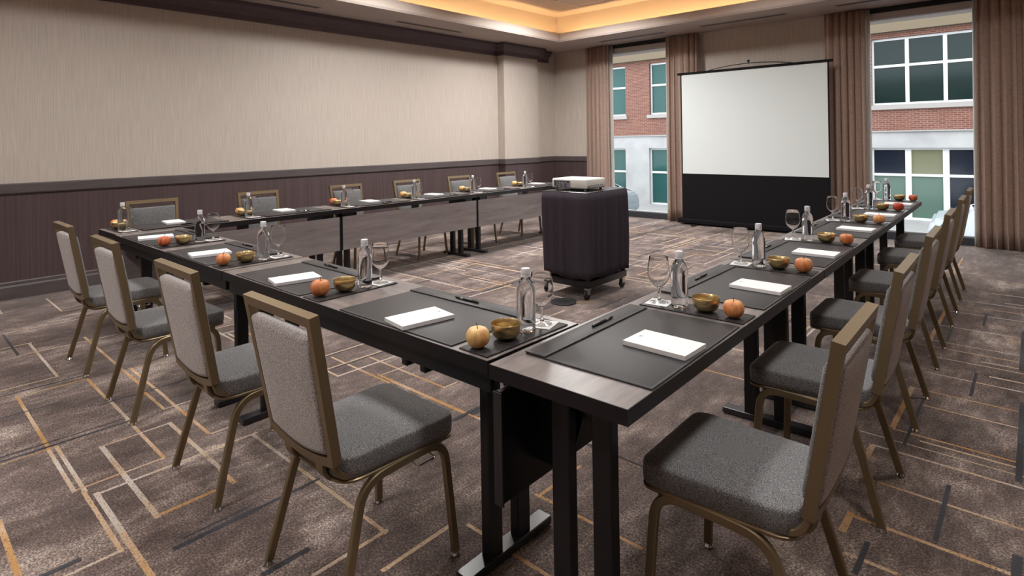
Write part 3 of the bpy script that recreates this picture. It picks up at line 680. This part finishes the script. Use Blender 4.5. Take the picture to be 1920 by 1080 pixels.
# ------------------------------------------------------------------ chairs
def make_chair():
    t = thing('banquet_chair', '', 'chair')
    # seat cushion
    out = rounded_poly([(-.205, .245, .05), (-.188, -.185, .075), (.188, -.185, .075), (.205, .245, .05)], 7)
    cen = Vector((0, .03))
    def rg(sc_, z, crown=0): return [((cen.x + (p.x - cen.x) * sc_), (cen.y + (p.y - cen.y) * sc_), z) for p in out]
    bm = bmesh.new()
    ring_stack(bm, [rg(.975, .402), rg(1.0, .406), rg(1.008, .43), rg(1.006, .450), rg(1.002, .4585), rg(.996, .4630), rg(.985, .4655), rg(.97, .4670), rg(.94, .4685), rg(.8, .474), rg(.5, .479), rg(.2, .481)])
    link('seat', bm, 'seat_fabric', t, True, 60)
    bm = bmesh.new(); ring_stack(bm, [rg(.93, .388), rg(1.0, .391), rg(1.005, .398), rg(.98, .403)]); link('seat_pan', bm, 'bronze', t, True, 40)
    # back: plane coordinates (s, d, k): s across, d up the back, k depth towards the sitter
    B0 = Vector((0, -.205, .470)); D = Vector((0, -.077, .450)).normalized(); K = Vector((0, D.z, -D.y)); LB = .456
    def bp(s, d, k):
        bow = .0
        return B0 + Vector((s, 0, 0)) + D * d + K * (k - bow * .6)
    def w_at(d): return .192 + .018 * d / LB
    n = 12
    def loop(ins, top, bot, dip):
        pts = []
        for i in range(n + 1):
            s = -1 + 2 * i / n; pts.append((s * (w_at(bot) - ins), bot - dip * (1 - s * s)))
        for i in range(1, 7): pts.append((w_at(bot + (top - bot) * i / 7) - ins, bot + (top - bot) * i / 7))
        for i in range(n + 1):
            s = 1 - 2 * i / n; pts.append((s * (w_at(top) - ins), top))
        for i in range(1, 7): pts.append((-(w_at(top + (bot - top) * i / 7) - ins), top + (bot - top) * i / 7))
        return pts
    o_ = loop(0, LB, 0, .028); i_ = loop(.024, LB - .03, .024, .026)
    bm = bmesh.new(); hk = .015
    rows = [[bm.verts.new(bp(s, d, k)) for s, d in lp] for lp, k in ((o_, -hk), (o_, hk), (i_, hk), (i_, -hk))]
    for a in range(4):
        r0, r1 = rows[a], rows[(a + 1) % 4]
        for j in range(len(r0)): bm.faces.new((r0[j], r0[(j + 1) % len(r0)], r1[(j + 1) % len(r0)], r1[j]))
    bmesh.ops.recalc_face_normals(bm, faces=bm.faces)
    fr = link('back_frame', bm, 'bronze', t, True, 30)
    pad_o = loop(.027, LB - .066, .027, .026)
    bm = bmesh.new(); rings = []
    for sc_, k in ((.0, -.020), (.5, -.020), (.9, -.019), (.97, -.016), (.995, -.008), (1, 0), (.995, .014), (.97, .024), (.9, .030), (.5, .033), (0, .034)):
        cs, cd = 0, .20
        rings.append([bp(cs + (s - cs) * max(sc_, .02), cd + (d - cd) * max(sc_, .02), k) for s, d in pad_o])
    vs = ring_stack(bm, rings); front = {v for r in vs[6:] for v in r}
    for f in bm.faces:
        if all(v in front for v in f.verts): f.material_index = 1
    link('back_pad', bm, ['back_fabric', 'shaded_seat_fabric'], t, True, 50)
    # brackets joining back and seat
    for s in (-.095, .095):
        bm = bmesh.new(); sweep(bm, fillet([bp(s, .0, -.004), Vector((s, -.20, .40)), Vector((s, -.14, .372)), Vector((s, .0, .378))], .04), .021, .006, (1, 0, 0)); link('back_bracket', bm, 'bronze', t, True, 30)
    for s in (-.165, .165):
        bm = bmesh.new(); sweep(bm, fillet([bp(s, -.005, 0), Vector((s, -.185, .42)), Vector((s, -.10, .392))], .03), .012, .009, (1, 0, 0)); link('side_bracket', bm, 'bronze', t, True, 30)
    # legs
    for sx in (-1, 1):
        mid = Vector((sx * .190, .04, .386))
        for nm, path in (('leg', [Vector((sx * .22, -.220, .012)), Vector((sx * .188, -.120, .378)), mid]), ('leg', [Vector((sx * .22, .218, .012)), Vector((sx * .192, .196, .388)), mid])):
            bm = bmesh.new(); sweep(bm, fillet(path, .075, 8), .010, .0135, (1, 0, 0)); lg = link(nm, bm, 'bronze', t, True, 30)
            f = path[0]; bm = bmesh.new(); lathe(bm, [(0, 0), (.017, 0), (.018, .004), (.013, .014), (.0, .016)], 14, (f.x, f.y)); link('glide', bm, 'chrome', lg, True)
    bm = bmesh.new(); box(bm, -.19, .19, .17, .19, .376, .390); box(bm, -.185, .185, -.08, -.06, .376, .390); link('seat_crossbar', bm, 'bronze', t)
    bm = bmesh.new(); sweep(bm, fillet([Vector((.197, .06, .372)), Vector((.225, .06, .366)), Vector((.225, .13, .366)), Vector((.197, .13, .372))], .01), .003, .003, (0, 0, 1), True, 6); link('ganging_clip', bm, 'chrome', t, True)
    return freeze(t)
chair0 = make_chair(); first = [True]
def place_chair(row, u, dv, rot, label, group):
    o = chair0 if first[0] else copy_tree(chair0); first[0] = False
    put(o, row, u, -.113 + dv, 0, math.radians(rot)); tag(o, label, 'chair', group)
ORD = ['first', 'second', 'third', 'fourth', 'fifth', 'sixth']
FX = [-4.54, -3.61, -2.57, -1.70]; RY = [1.70, 2.60, 3.51, 4.45, 5.46, 6.30]; LY = [1.72, 2.68, 3.70, 4.58, 5.48, 6.45]
for i, x in enumerate(FX):
    place_chair(FRONT, x, 0, (0, 0, 0, 0)[i], ['front-row chair furthest left, seen from behind near the wainscot', 'front-row chair second from the left, back to the camera', 'front-row chair third from the left, back to the camera', 'large foreground chair with its back to the camera, rightmost of front row'][i], 'front-row banquet chairs')
for i, y in enumerate(RY):
    place_chair(RIGHT, y - 1.212, 0, (0, 0, 0, 0, 0, 0)[i], ['nearest grey chair of the right-hand row, bottom right foreground', 'second chair of the right-hand row, counted from the camera', 'third chair of the right-hand row, counted from the camera', 'fourth chair of the right-hand row, counted from the camera', 'fifth chair of the right-hand row, counted from the camera', 'last chair of the right-hand row, nearest the window'][i], 'right-hand banquet chairs')
for i, y in enumerate(LY):
    place_chair(LEFTR, -(y - 1.222), 0, (0, 0, 0, 0, 0, 0)[i], ['wall-side chair nearest the camera, facing the room by the wainscot', 'second wall-side chair from the camera', 'third wall-side chair from the camera', 'fourth wall-side chair from the camera', 'fifth wall-side chair from the camera', 'last wall-side chair, in front of the pilaster'][i], 'wall-side banquet chairs')

# ------------------------------------------------------------------ place settings (built at the origin of a seat, then copied)
Z0 = TZ + .0005
def make_pad():
    t = thing('desk_pad', '', 'desk pad')
    bm = bmesh.new(); box(bm, -.32, .32, .006, .425, 0, .0045, 0, .0018, 2); link('base', bm, 'leather', t, True)
    bm = bmesh.new(); box(bm, -.32, .32, .352, .428, .0045, .0095, 0, .002, 2); fl = link('flap', bm, 'leather', t, True)
    bm = bmesh.new(); box(bm, -.31, .31, .356, .3572, .0093, .0099); box(bm, -.31, .31, .4225, .4237, .0093, .0099); link('stitching', bm, 'stitch', fl)
    bm = bmesh.new()
    for b in ((-.312, .312, .011, .0121), (-.313, -.3119, .011, .35), (.3119, .313, .011, .35)): box(bm, *b, .0043, .0048)
    link('stitching', bm, 'stitch', t)
    return freeze(t)
def make_strip():
    t = thing('serving_mat', '', 'mat'); bm = bmesh.new(); box(bm, -.062, .062, 0, .40, 0, .0045, 0, .0018, 2); link('mat', bm, 'leather_strip', t, True)
    bm = bmesh.new()
    for b in ((-.057, .057, .005, .0058), (-.057, .057, .394, .3948), (-.057, -.0562, .005, .394), (.0562, .057, .005, .394)): box(bm, *b, .0043, .0048)
    link('stitching', bm, 'leather', t)
    return freeze(t)
def make_pen():
    t = thing('pen', '', 'pen')
    bm = bmesh.new(); lathe(bm, [(0, -.07), (.0015, -.068), (.0042, -.055), (.0045, .0), (.0045, .065), (.003, .07), (0, .07)], 12)
    bmesh.ops.rotate(bm, verts=bm.verts, cent=(0, 0, 0), matrix=Matrix.Rotation(math.pi / 2, 3, 'Y')); bmesh.ops.translate(bm, verts=bm.verts, vec=(0, 0, .0046)); link('barrel', bm, 'pen_black', t, True, 50)
    bm = bmesh.new(); box(bm, .025, .066, -.0015, .0015, .009, .0105); link('clip', bm, 'chrome', t)
    bm = bmesh.new(); lathe(bm, [(.0048, -.03), (.0048, -.018)], 12); bmesh.ops.rotate(bm, verts=bm.verts, cent=(0, 0, 0), matrix=Matrix.Rotation(math.pi / 2, 3, 'Y')); bmesh.ops.translate(bm, verts=bm.verts, vec=(0, 0, .0048)); link('ring', bm, 'chrome', t, True)
    return freeze(t)
def make_notepad():
    t = thing('notepad', '', 'notepad')
    bm = bmesh.new(); box(bm, -.068, .068, -.105, .105, 0, .0145, 0, .0008); link('pages', bm, 'paper', t)
    bm = bmesh.new(); pts = [Vector((-.006 + .016 * k / 14, .082 + .004 * math.sin(k * 1.25), .0147)) for k in range(15)]; sweep(bm, pts, .0006, .0002, (0, 1, 0))
    box(bm, -.006, .010, .0735, .0743, .0144, .0148); link('printed_mark', bm, 'ink_mark', t)
    return freeze(t)
def make_apple():
    t = thing('apple', '', 'apple')
    bm = bmesh.new(); prof = []
    for k in range(19):
        a = -math.pi / 2 + math.pi * k / 18
        r = .0385 * math.cos(a) ** .82 if abs(math.cos(a)) > 1e-6 else 0
        z = .0345 + .0345 * math.sin(a)
        if k > 14: z -= .011 * ((k - 14) / 4) ** 1.6
        if k < 3: z += .004 * ((3 - k) / 3)
        r *= 1 + .05 * math.sin(a)
        prof.append((max(r, 0), z))
    prof[0] = (0, prof[0][1]); prof[-1] = (0, prof[-1][1])
    lathe(bm, prof, 28, (0, 0), 0, lambda u, z: 1 + .018 * math.sin(10 * math.pi * u) * (1 if z < .03 else .6) + .015 * math.sin(2 * math.pi * u + 1)); link('flesh', bm, 'apple_skin', t, True, 80)
    bm = bmesh.new(); sweep(bm, [Vector((0, 0, .053)), Vector((.001, .001, .064)), Vector((.003, .002, .072)), Vector((.006, .003, .078))], .0013, .0013, (1, 0, 0), True, 6); link('stem', bm, 'stem_brown', t, True)
    return freeze(t)
def make_bowl():
    bm = bmesh.new()
    lathe(bm, [(0, 0), (.022, 0), (.024, .0015), (.035, .008), (.0445, .020), (.0485, .035), (.0497, .053), (.049, .0536), (.0482, .053), (.047, .035), (.043, .021), (.034, .010), (.02, .0045), (0, .0035)], 40)
    return link('brass_bowl', bm, 'brass', None, True, 60)
def make_bottle():
    t = thing('water_bottle', '', 'bottle')
    bm = bmesh.new(); lathe(bm, [(0, .004), (.022, .003), (.026, 0), (.030, .002), (.0318, .008), (.032, .03), (.0315, .032), (.0315, .034), (.032, .036), (.032, .12), (.0315, .135), (.029, .150), (.023, .165), (.0165, .175), (.0135, .182), (.013, .188), (0, .188)], 40); link('filled_body', bm, 'bottle_water', t, True, 50)
    bm = bmesh.new(); lathe(bm, [(.0, .1882), (.0150, .1882), (.0155, .190), (.0153, .209), (.0145, .2115), (0, .212)], 40, (0, 0), 0, lambda u, z: 1 + (.012 if .19 < z < .21 else 0) * math.sin(40 * math.pi * u)); link('cap', bm, 'cap_white', t, True, 40)
    bm = bmesh.new(); lathe(bm, [(.0132, .1835), (.0165, .1840), (.0165, .1865), (.0132, .187)], 32); link('neck_ring', bm, 'cap_white', t, True)
    return freeze(t)
def make_glass():
    t = thing('water_glass', '', 'glass')
    prof = [(.010, .0605), (.022, .069), (.033, .082), (.0405, .099), (.0425, .114), (.0415, .136), (.0385, .158), (.0355, .178), (.0351, .1788), (.0347, .178), (.0377, .158), (.0407, .136), (.0417, .114), (.0397, .0995), (.0322, .083), (.021, .0705), (.009, .063), (0, .0615)]
    bm = bmesh.new(); lathe(bm, [(0, .0585)] + prof, 40); link('bowl', bm, 'clear_glass', t, True, 60)
    bm = bmesh.new(); lathe(bm, [(0, .0583), (.0060, .058), (.0050, .050), (.0044, .035), (.0050, .018), (.0085, .0105), (0, .0104)], 20); link('stem', bm, 'clear_glass', t, True, 60)
    bm = bmesh.new(); lathe(bm, [(0, .0102), (.0085, .0100), (.016, .006), (.032, .0028), (.0355, .0015), (.035, .0004), (0, .0)], 36); link('foot', bm, 'thin_glass', t, True, 60)
    return freeze(t)
def make_napkin():
    bm = bmesh.new(); box(bm, -.045, .045, -.045, .045, 0, .0022, 0, .0006); return link('paper_coaster', bm, 'paper', None)
PROTO = dict(desk_pad=make_pad(), serving_mat=make_strip(), pen=make_pen(), notepad=make_notepad(), apple=make_apple(), brass_bowl=make_bowl(), water_bottle=make_bottle(), water_glass=make_glass(), paper_coaster=make_napkin())
used = set()
def dup(kind):
    o = PROTO[kind]
    if kind in used: return copy_tree(o)
    used.add(kind); return o
GRP = dict(desk_pad='black leather desk pads', serving_mat='narrow leather mats', pen='black pens on the desk pads', notepad='white notepads', apple='apples at the places', brass_bowl='brass bowls', water_bottle='water bottles', water_glass='stemmed water glasses', paper_coaster='white paper coasters')
CAT = dict(desk_pad='desk pad', serving_mat='mat', pen='pen', notepad='notepad', apple='apple', brass_bowl='bowl', water_bottle='bottle', water_glass='glass', paper_coaster='coaster')
LAB = dict(desk_pad='black leather desk pad with raised flap', serving_mat='narrow black leather mat', pen='black pen on the desk pad flap', notepad='white notepad on the desk pad', apple='%s apple', brass_bowl='small brass bowl', water_bottle='clear water bottle with white cap', water_glass='stemmed clear water glass', paper_coaster='white paper coaster under the glass')
def setting(row, u, where, nrot, apple_shift, apple_word, seed, nofs=(.04, .13)):
    rnd = random.Random(seed); j = lambda a: rnd.uniform(-a, a)
    def go(kind, du, v, z, rot=0):
        o = dup(kind); put(o, row, u + du, v, Z0 + z, math.radians(rot))
        lb = LAB[kind] % apple_word if kind == 'apple' else LAB[kind]
        tag(o, lb + ' at the ' + where, CAT[kind], GRP[kind]); return o
    go('desk_pad', 0, j(.003), 0, j(.6))
    go('serving_mat', .412, .012 + j(.004), 0, j(.6))
    go('pen', -.02 + j(.08), .385, .0096, j(3) + (180 if rnd.random() < .4 else 0))
    go('notepad', nofs[0], nofs[1], .0052, nrot)
    o = go('apple', .402 + j(.006), .056 + j(.004), .0046, rnd.uniform(0, 360)); o.scale = (1 + j(.05),) * 3
    for c in o.children: c.color = (apple_shift, 0, 0, 1)
    go('brass_bowl', .412 + j(.004), .170 + j(.004), .0046)
    go('water_bottle', .413 + j(.003), .268 + j(.004), .0046, rnd.uniform(0, 90))
    go('paper_coaster', .411 + j(.004), .372 - .018, .0046, 12 + j(9))
    go('water_glass', .411 + j(.004), .372 - .018, .0069)
FS = [(-4.57, 'front-row seat nearest the wainscot'), (-3.64, 'front-row seat second from the left'), (-2.655, 'front-row seat third from the left'), (-1.70, 'front-row seat beside the right-hand tables')]
FA = [(.22, 'red'), (.05, 'pale pink'), (.12, 'pinkish'), (-.16, 'yellow')]
for i, (x, wh) in enumerate(FS):
    setting(FRONT, x, wh, [-14, -10, -12, -9][i], FA[i][0], FA[i][1], 20 + i, [(.03, .14)] * 3 and [(.0, .13), (.02, .13), (.05, .13), (.035, .115)][i])
RS = [1.665, 2.553, 3.456, 4.486, 5.39, 6.30]
for i, y in enumerate(RS):
    wh = ['nearest right-hand seat', 'second right-hand seat', 'third right-hand seat', 'fourth right-hand seat', 'fifth right-hand seat', 'last right-hand seat by the window'][i]
    setting(RIGHT, y - 1.212, wh, [-2, -2, 0, -3, 0, 0][i], [.10, .12, .06, .14, .22, .12][i], ['pinkish red', 'orange-red', 'orange', 'orange-red', 'deep red', 'brownish red'][i], 40 + i, (-.02, .12))
LS = [1.733, 2.70, 3.67, 4.58, 5.52, 6.54]
for i, y in enumerate(LS):
    wh = ['wall-side seat nearest the camera', 'second wall-side seat', 'third wall-side seat', 'fourth wall-side seat', 'fifth wall-side seat', 'last wall-side seat by the pilaster'][i]
    setting(LEFTR, -(y - 1.222), wh, [-6, -4, -5, 0, -3, -4][i], [-.02, -.02, .14, .02, .02, -.02][i], ['orange-yellow', 'yellow', 'red', 'orange', 'orange', 'yellow'][i], 60 + i, (.02, .15))

# ------------------------------------------------------------------ projection screen
SY = 8.85
def screen():
    x0, x1 = -4.275, -2.105; t = thing('projection_screen', 'floor-standing projection screen with white surface above a black skirt', 'projection screen', ((x0 + x1) / 2, SY, 0))
    h = (x1 - x0) / 2
    bm = bmesh.new(); box(bm, -h + .018, h - .018, -.003, .0, .818, 2.405); link('screen_surface', bm, 'screen_white', t)
    bm = bmesh.new(); box(bm, -h, h, .001, .004, .08, 2.42); link('backing', bm, 'screen_black', t)
    bm = bmesh.new(); box(bm, -h, h, -.0035, .0005, .085, .818); link('skirt', bm, 'screen_black', t)
    for s in (-1, 1):
        bm = bmesh.new(); box(bm, s * h - .009 - s * .009, s * h + .009 - s * .009, -.0045, .0005, .80, 2.41); link('side_border', bm, 'screen_black', t)
    bm = bmesh.new(); box(bm, -h - .05, h + .05, -.018, .022, 2.405, 2.440, 0, .006, 2); link('top_bar', bm, 'screen_black', t)
    pts = [Vector((-.62 + 1.24 * k / 16, .002, 2.44 + .055 * (1 - (2 * k / 16 - 1) ** 2))) for k in range(17)]
    bm = bmesh.new(); sweep(bm, pts, .006, .006, (0, 1, 0), True, 8); link('lift_arc', bm, 'black_metal', t, True)
    bm = bmesh.new(); lathe(bm, [(0, 2.49), (.012, 2.49), (.012, 2.515), (.02, 2.52), (.02, 2.54), (0, 2.545)], 14, (0, .002)); link('top_knob', bm, 'black_metal', t, True)
    bm = bmesh.new(); box(bm, -h - .06, h + .06, -.06, .06, .025, .10, 0, .012, 3); link('housing', bm, 'screen_black', t, True)
    for s in (-1, 1):
        bm = bmesh.new(); box(bm, s * (h - .25) - .025, s * (h - .25) + .025, -.2, .09, .0, .026, 0, .005); link('floor_foot', bm, 'black_metal', t)
    bm = bmesh.new()
    sweep(bm, [Vector((-.5, .035, .1)), Vector((.35, .035, 1.3))], .012, .012, (0, 1, 0), True, 8); sweep(bm, [Vector((.35, .035, 1.3)), Vector((0, .03, 2.41))], .012, .012, (0, 1, 0), True, 8); link('lift_arm', bm, 'steel_dull', t)
screen()

# ------------------------------------------------------------------ projector cart and projector
def cart():
    X0, X1, Y0, Y1, ZTOP = -3.375, -2.875, 4.15, 4.79, .935
    cx, cy = (X0 + X1) / 2, (Y0 + Y1) / 2; t = thing('projector_cart', 'black skirted projector cart on casters inside the table ring', 'cart', (cx, cy, 0))
    hx, hy = (X1 - X0) / 2, (Y1 - Y0) / 2
    bm = bmesh.new(); box(bm, -hx, hx, -hy, hy, ZTOP - .03, ZTOP, 0, .006, 2); link('top_shelf', bm, 'black_metal', t, True)
    bm = bmesh.new(); box(bm, -hx + .005, hx - .005, -hy + .005, hy - .005, .105, .165, 0, .006, 2); link('lower_shelf', bm, 'black_metal', t, True)
    for sx in (-1, 1):
        for sy in (-1, 1):
            bm = bmesh.new(); box(bm, sx * (hx - .03) - .015, sx * (hx - .03) + .015, sy * (hy - .03) - .015, sy * (hy - .03) + .015, .16, ZTOP - .03); link('post', bm, 'black_metal', t)
            px, py = sx * (hx - .035), sy * (hy - .035)
            bm = bmesh.new(); box(bm, px - .02, px + .02, py - .022, py + .022, .09, .106); box(bm, px - .018, px - .012, py - .03, py + .012, .05, .092); box(bm, px + .012, px + .018, py - .03, py + .012, .05, .092)
            cst = link('caster', bm, 'steel_dull', t)
            bm = bmesh.new(); lathe(bm, [(0, -.011), (.03, -.011), (.04, -.008), (.042, 0), (.04, .008), (.03, .011), (0, .011)], 20)
            bmesh.ops.rotate(bm, verts=bm.verts, cent=(0, 0, 0), matrix=Matrix.Rotation(math.pi / 2, 3, 'Y')); bmesh.ops.translate(bm, verts=bm.verts, vec=(px, py - .012, .042)); link('wheel', bm, 'rubber', cst, True, 40)
    # pleated skirt
    per = rounded_poly([(-hx - .006, -hy - .006, .03), (hx + .006, -hy - .006, .03), (hx + .006, hy + .006, .03), (-hx - .006, hy + .006, .03)], 6)
    P = []
    n = len(per)
    for i in range(n):
        a, b = per[i], per[(i + 1) % n]; k = max(1, int((b - a).length / .006))
        for q in range(k): P.append(a.lerp(b, q / k))
    rnd = random.Random(5); bm = bmesh.new(); rings = []; nn = len(P)
    frq = [9, 14, 23]; phs = [rnd.uniform(0, 6) for _ in frq]
    for j in range(13):
        f = j / 12; z = ZTOP - .006 - (ZTOP - .19) * f; row = []
        for i, p in enumerate(P):
            tng = (P[(i + 1) % nn] - P[i - 1]).normalized(); nr = Vector((tng.y, -tng.x)); u = i / nn * 2 * math.pi
            d = sum(math.sin(u * fq + ph) for fq, ph in zip(frq, phs)) / 3
            off = .004 + (.006 if f > .04 else 0) + .017 * min(1, f * 1.2 + .2) * (abs(d) ** .7 * (1 if d > 0 else -1)) + .007 * math.sin(math.pi * min(1, f * 1.1)) ** .8
            row.append((p.x + nr.x * off, p.y + nr.y * off, z + (.012 * math.sin(u * 5) + .01 * d if j == 12 else 0)))
        rings.append(row)
    ring_stack(bm, rings, False); o = link('skirt', bm, 'skirt_cloth', t, True, 80); o.modifiers.new('thickness', 'SOLIDIFY').thickness = .002
    # projector
    p = thing('projector', 'white projector with a panel of ports standing on the skirted cart', 'projector', (-3.165, 4.42, ZTOP + .0005))
    bm = bmesh.new(); box(bm, -.195, .195, -.145, .165, .016, .106, 0, .016, 4); link('body', bm, 'projector_white', p, True, 50)
    for sx in (-.16, .16):
        for sy in (-.115, .13):
            bm = bmesh.new(); lathe(bm, [(0, 0), (.012, 0), (.012, .01), (.008, .017), (0, .017)], 12, (sx, sy)); link('foot', bm, 'port_grey', p)
    bm = bmesh.new(); box(bm, -.17, .02, -.1465, -.144, .028, .088); pn = link('port_panel', bm, 'port_grey', p)
    for x, z, w, h_, mt in ((-.155, .078, .02, .010, 'port_dark'), (-.12, .078, .018, .008, 'port_dark'), (-.085, .079, .02, .008, 'port_dark'), (-.05, .078, .012, .012, 'port_dark'), (-.01, .076, .026, .012, 'port_dark'), (-.15, .055, .012, .022, 'port_dark'), (-.115, .055, .009, .009, 'port_dark'), (-.085, .052, .010, .010, 'port_dark'), (-.035, .055, .028, .014, 'port_blue'), (-.035, .036, .028, .012, 'port_blue'), (-.13, .035, .014, .010, 'port_dark'), (-.08, .035, .018, .009, 'port_dark')):
        bm = bmesh.new(); box(bm, x - w / 2, x + w / 2, -.148, -.146, z - h_ / 2, z + h_ / 2); link('port', bm, mt, pn)
    bm = bmesh.new(); lathe(bm, [(.0, 0), (.042, 0), (.044, .02), (.035, .024), (.03, .018), (0, .018)], 28); bmesh.ops.rotate(bm, verts=bm.verts, cent=(0, 0, 0), matrix=Matrix.Rotation(-math.pi / 2, 3, 'X')); bmesh.ops.translate(bm, verts=bm.verts, vec=(.09, .16, .062)); link('lens', bm, 'port_dark', p, True)
    for k in range(7):
        bm = bmesh.new(); box(bm, .1935, .1955, -.08 + k * .03, -.064 + k * .03, .035, .05); link('vent_slot', bm, 'port_grey', p)
    bm = bmesh.new(); box(bm, .193, .1962, -.115, -.1, .026, .045); link('lock_slot', bm, 'port_dark', p)
    # floor box and cord cover
    f = thing('floor_outlet', 'round dark floor outlet cover on the carpet before the cart', 'floor outlet', (-3.035, 4.005, .0012))
    bm = bmesh.new(); lathe(bm, [(.115, 0), (.115, .006), (.105, .010), (.095, .009), (0, .009)], 36); link('cover', bm, 'slot_black', f, True, 30)
    bm = bmesh.new(); box(bm, -.04, .04, -.03, .03, .0085, .0105); link('lid', bm, 'rubber', f)
    bm = bmesh.new(); ring_stack(bm, [[(0, -.03, 0), (0, -.018, .009), (0, .018, .009), (0, .03, 0)], [(.16, -.03, 0), (.16, -.018, .009), (.16, .018, .009), (.16, .03, 0)]])
    o = link('cable_cover', bm, 'brown_strip'); o.location = (-2.945, 4.045, .0012); o.rotation_euler = (0, 0, math.radians(52)); tag(o, 'short brown cable cover running from floor outlet to the cart caster', 'cable cover')
cart()
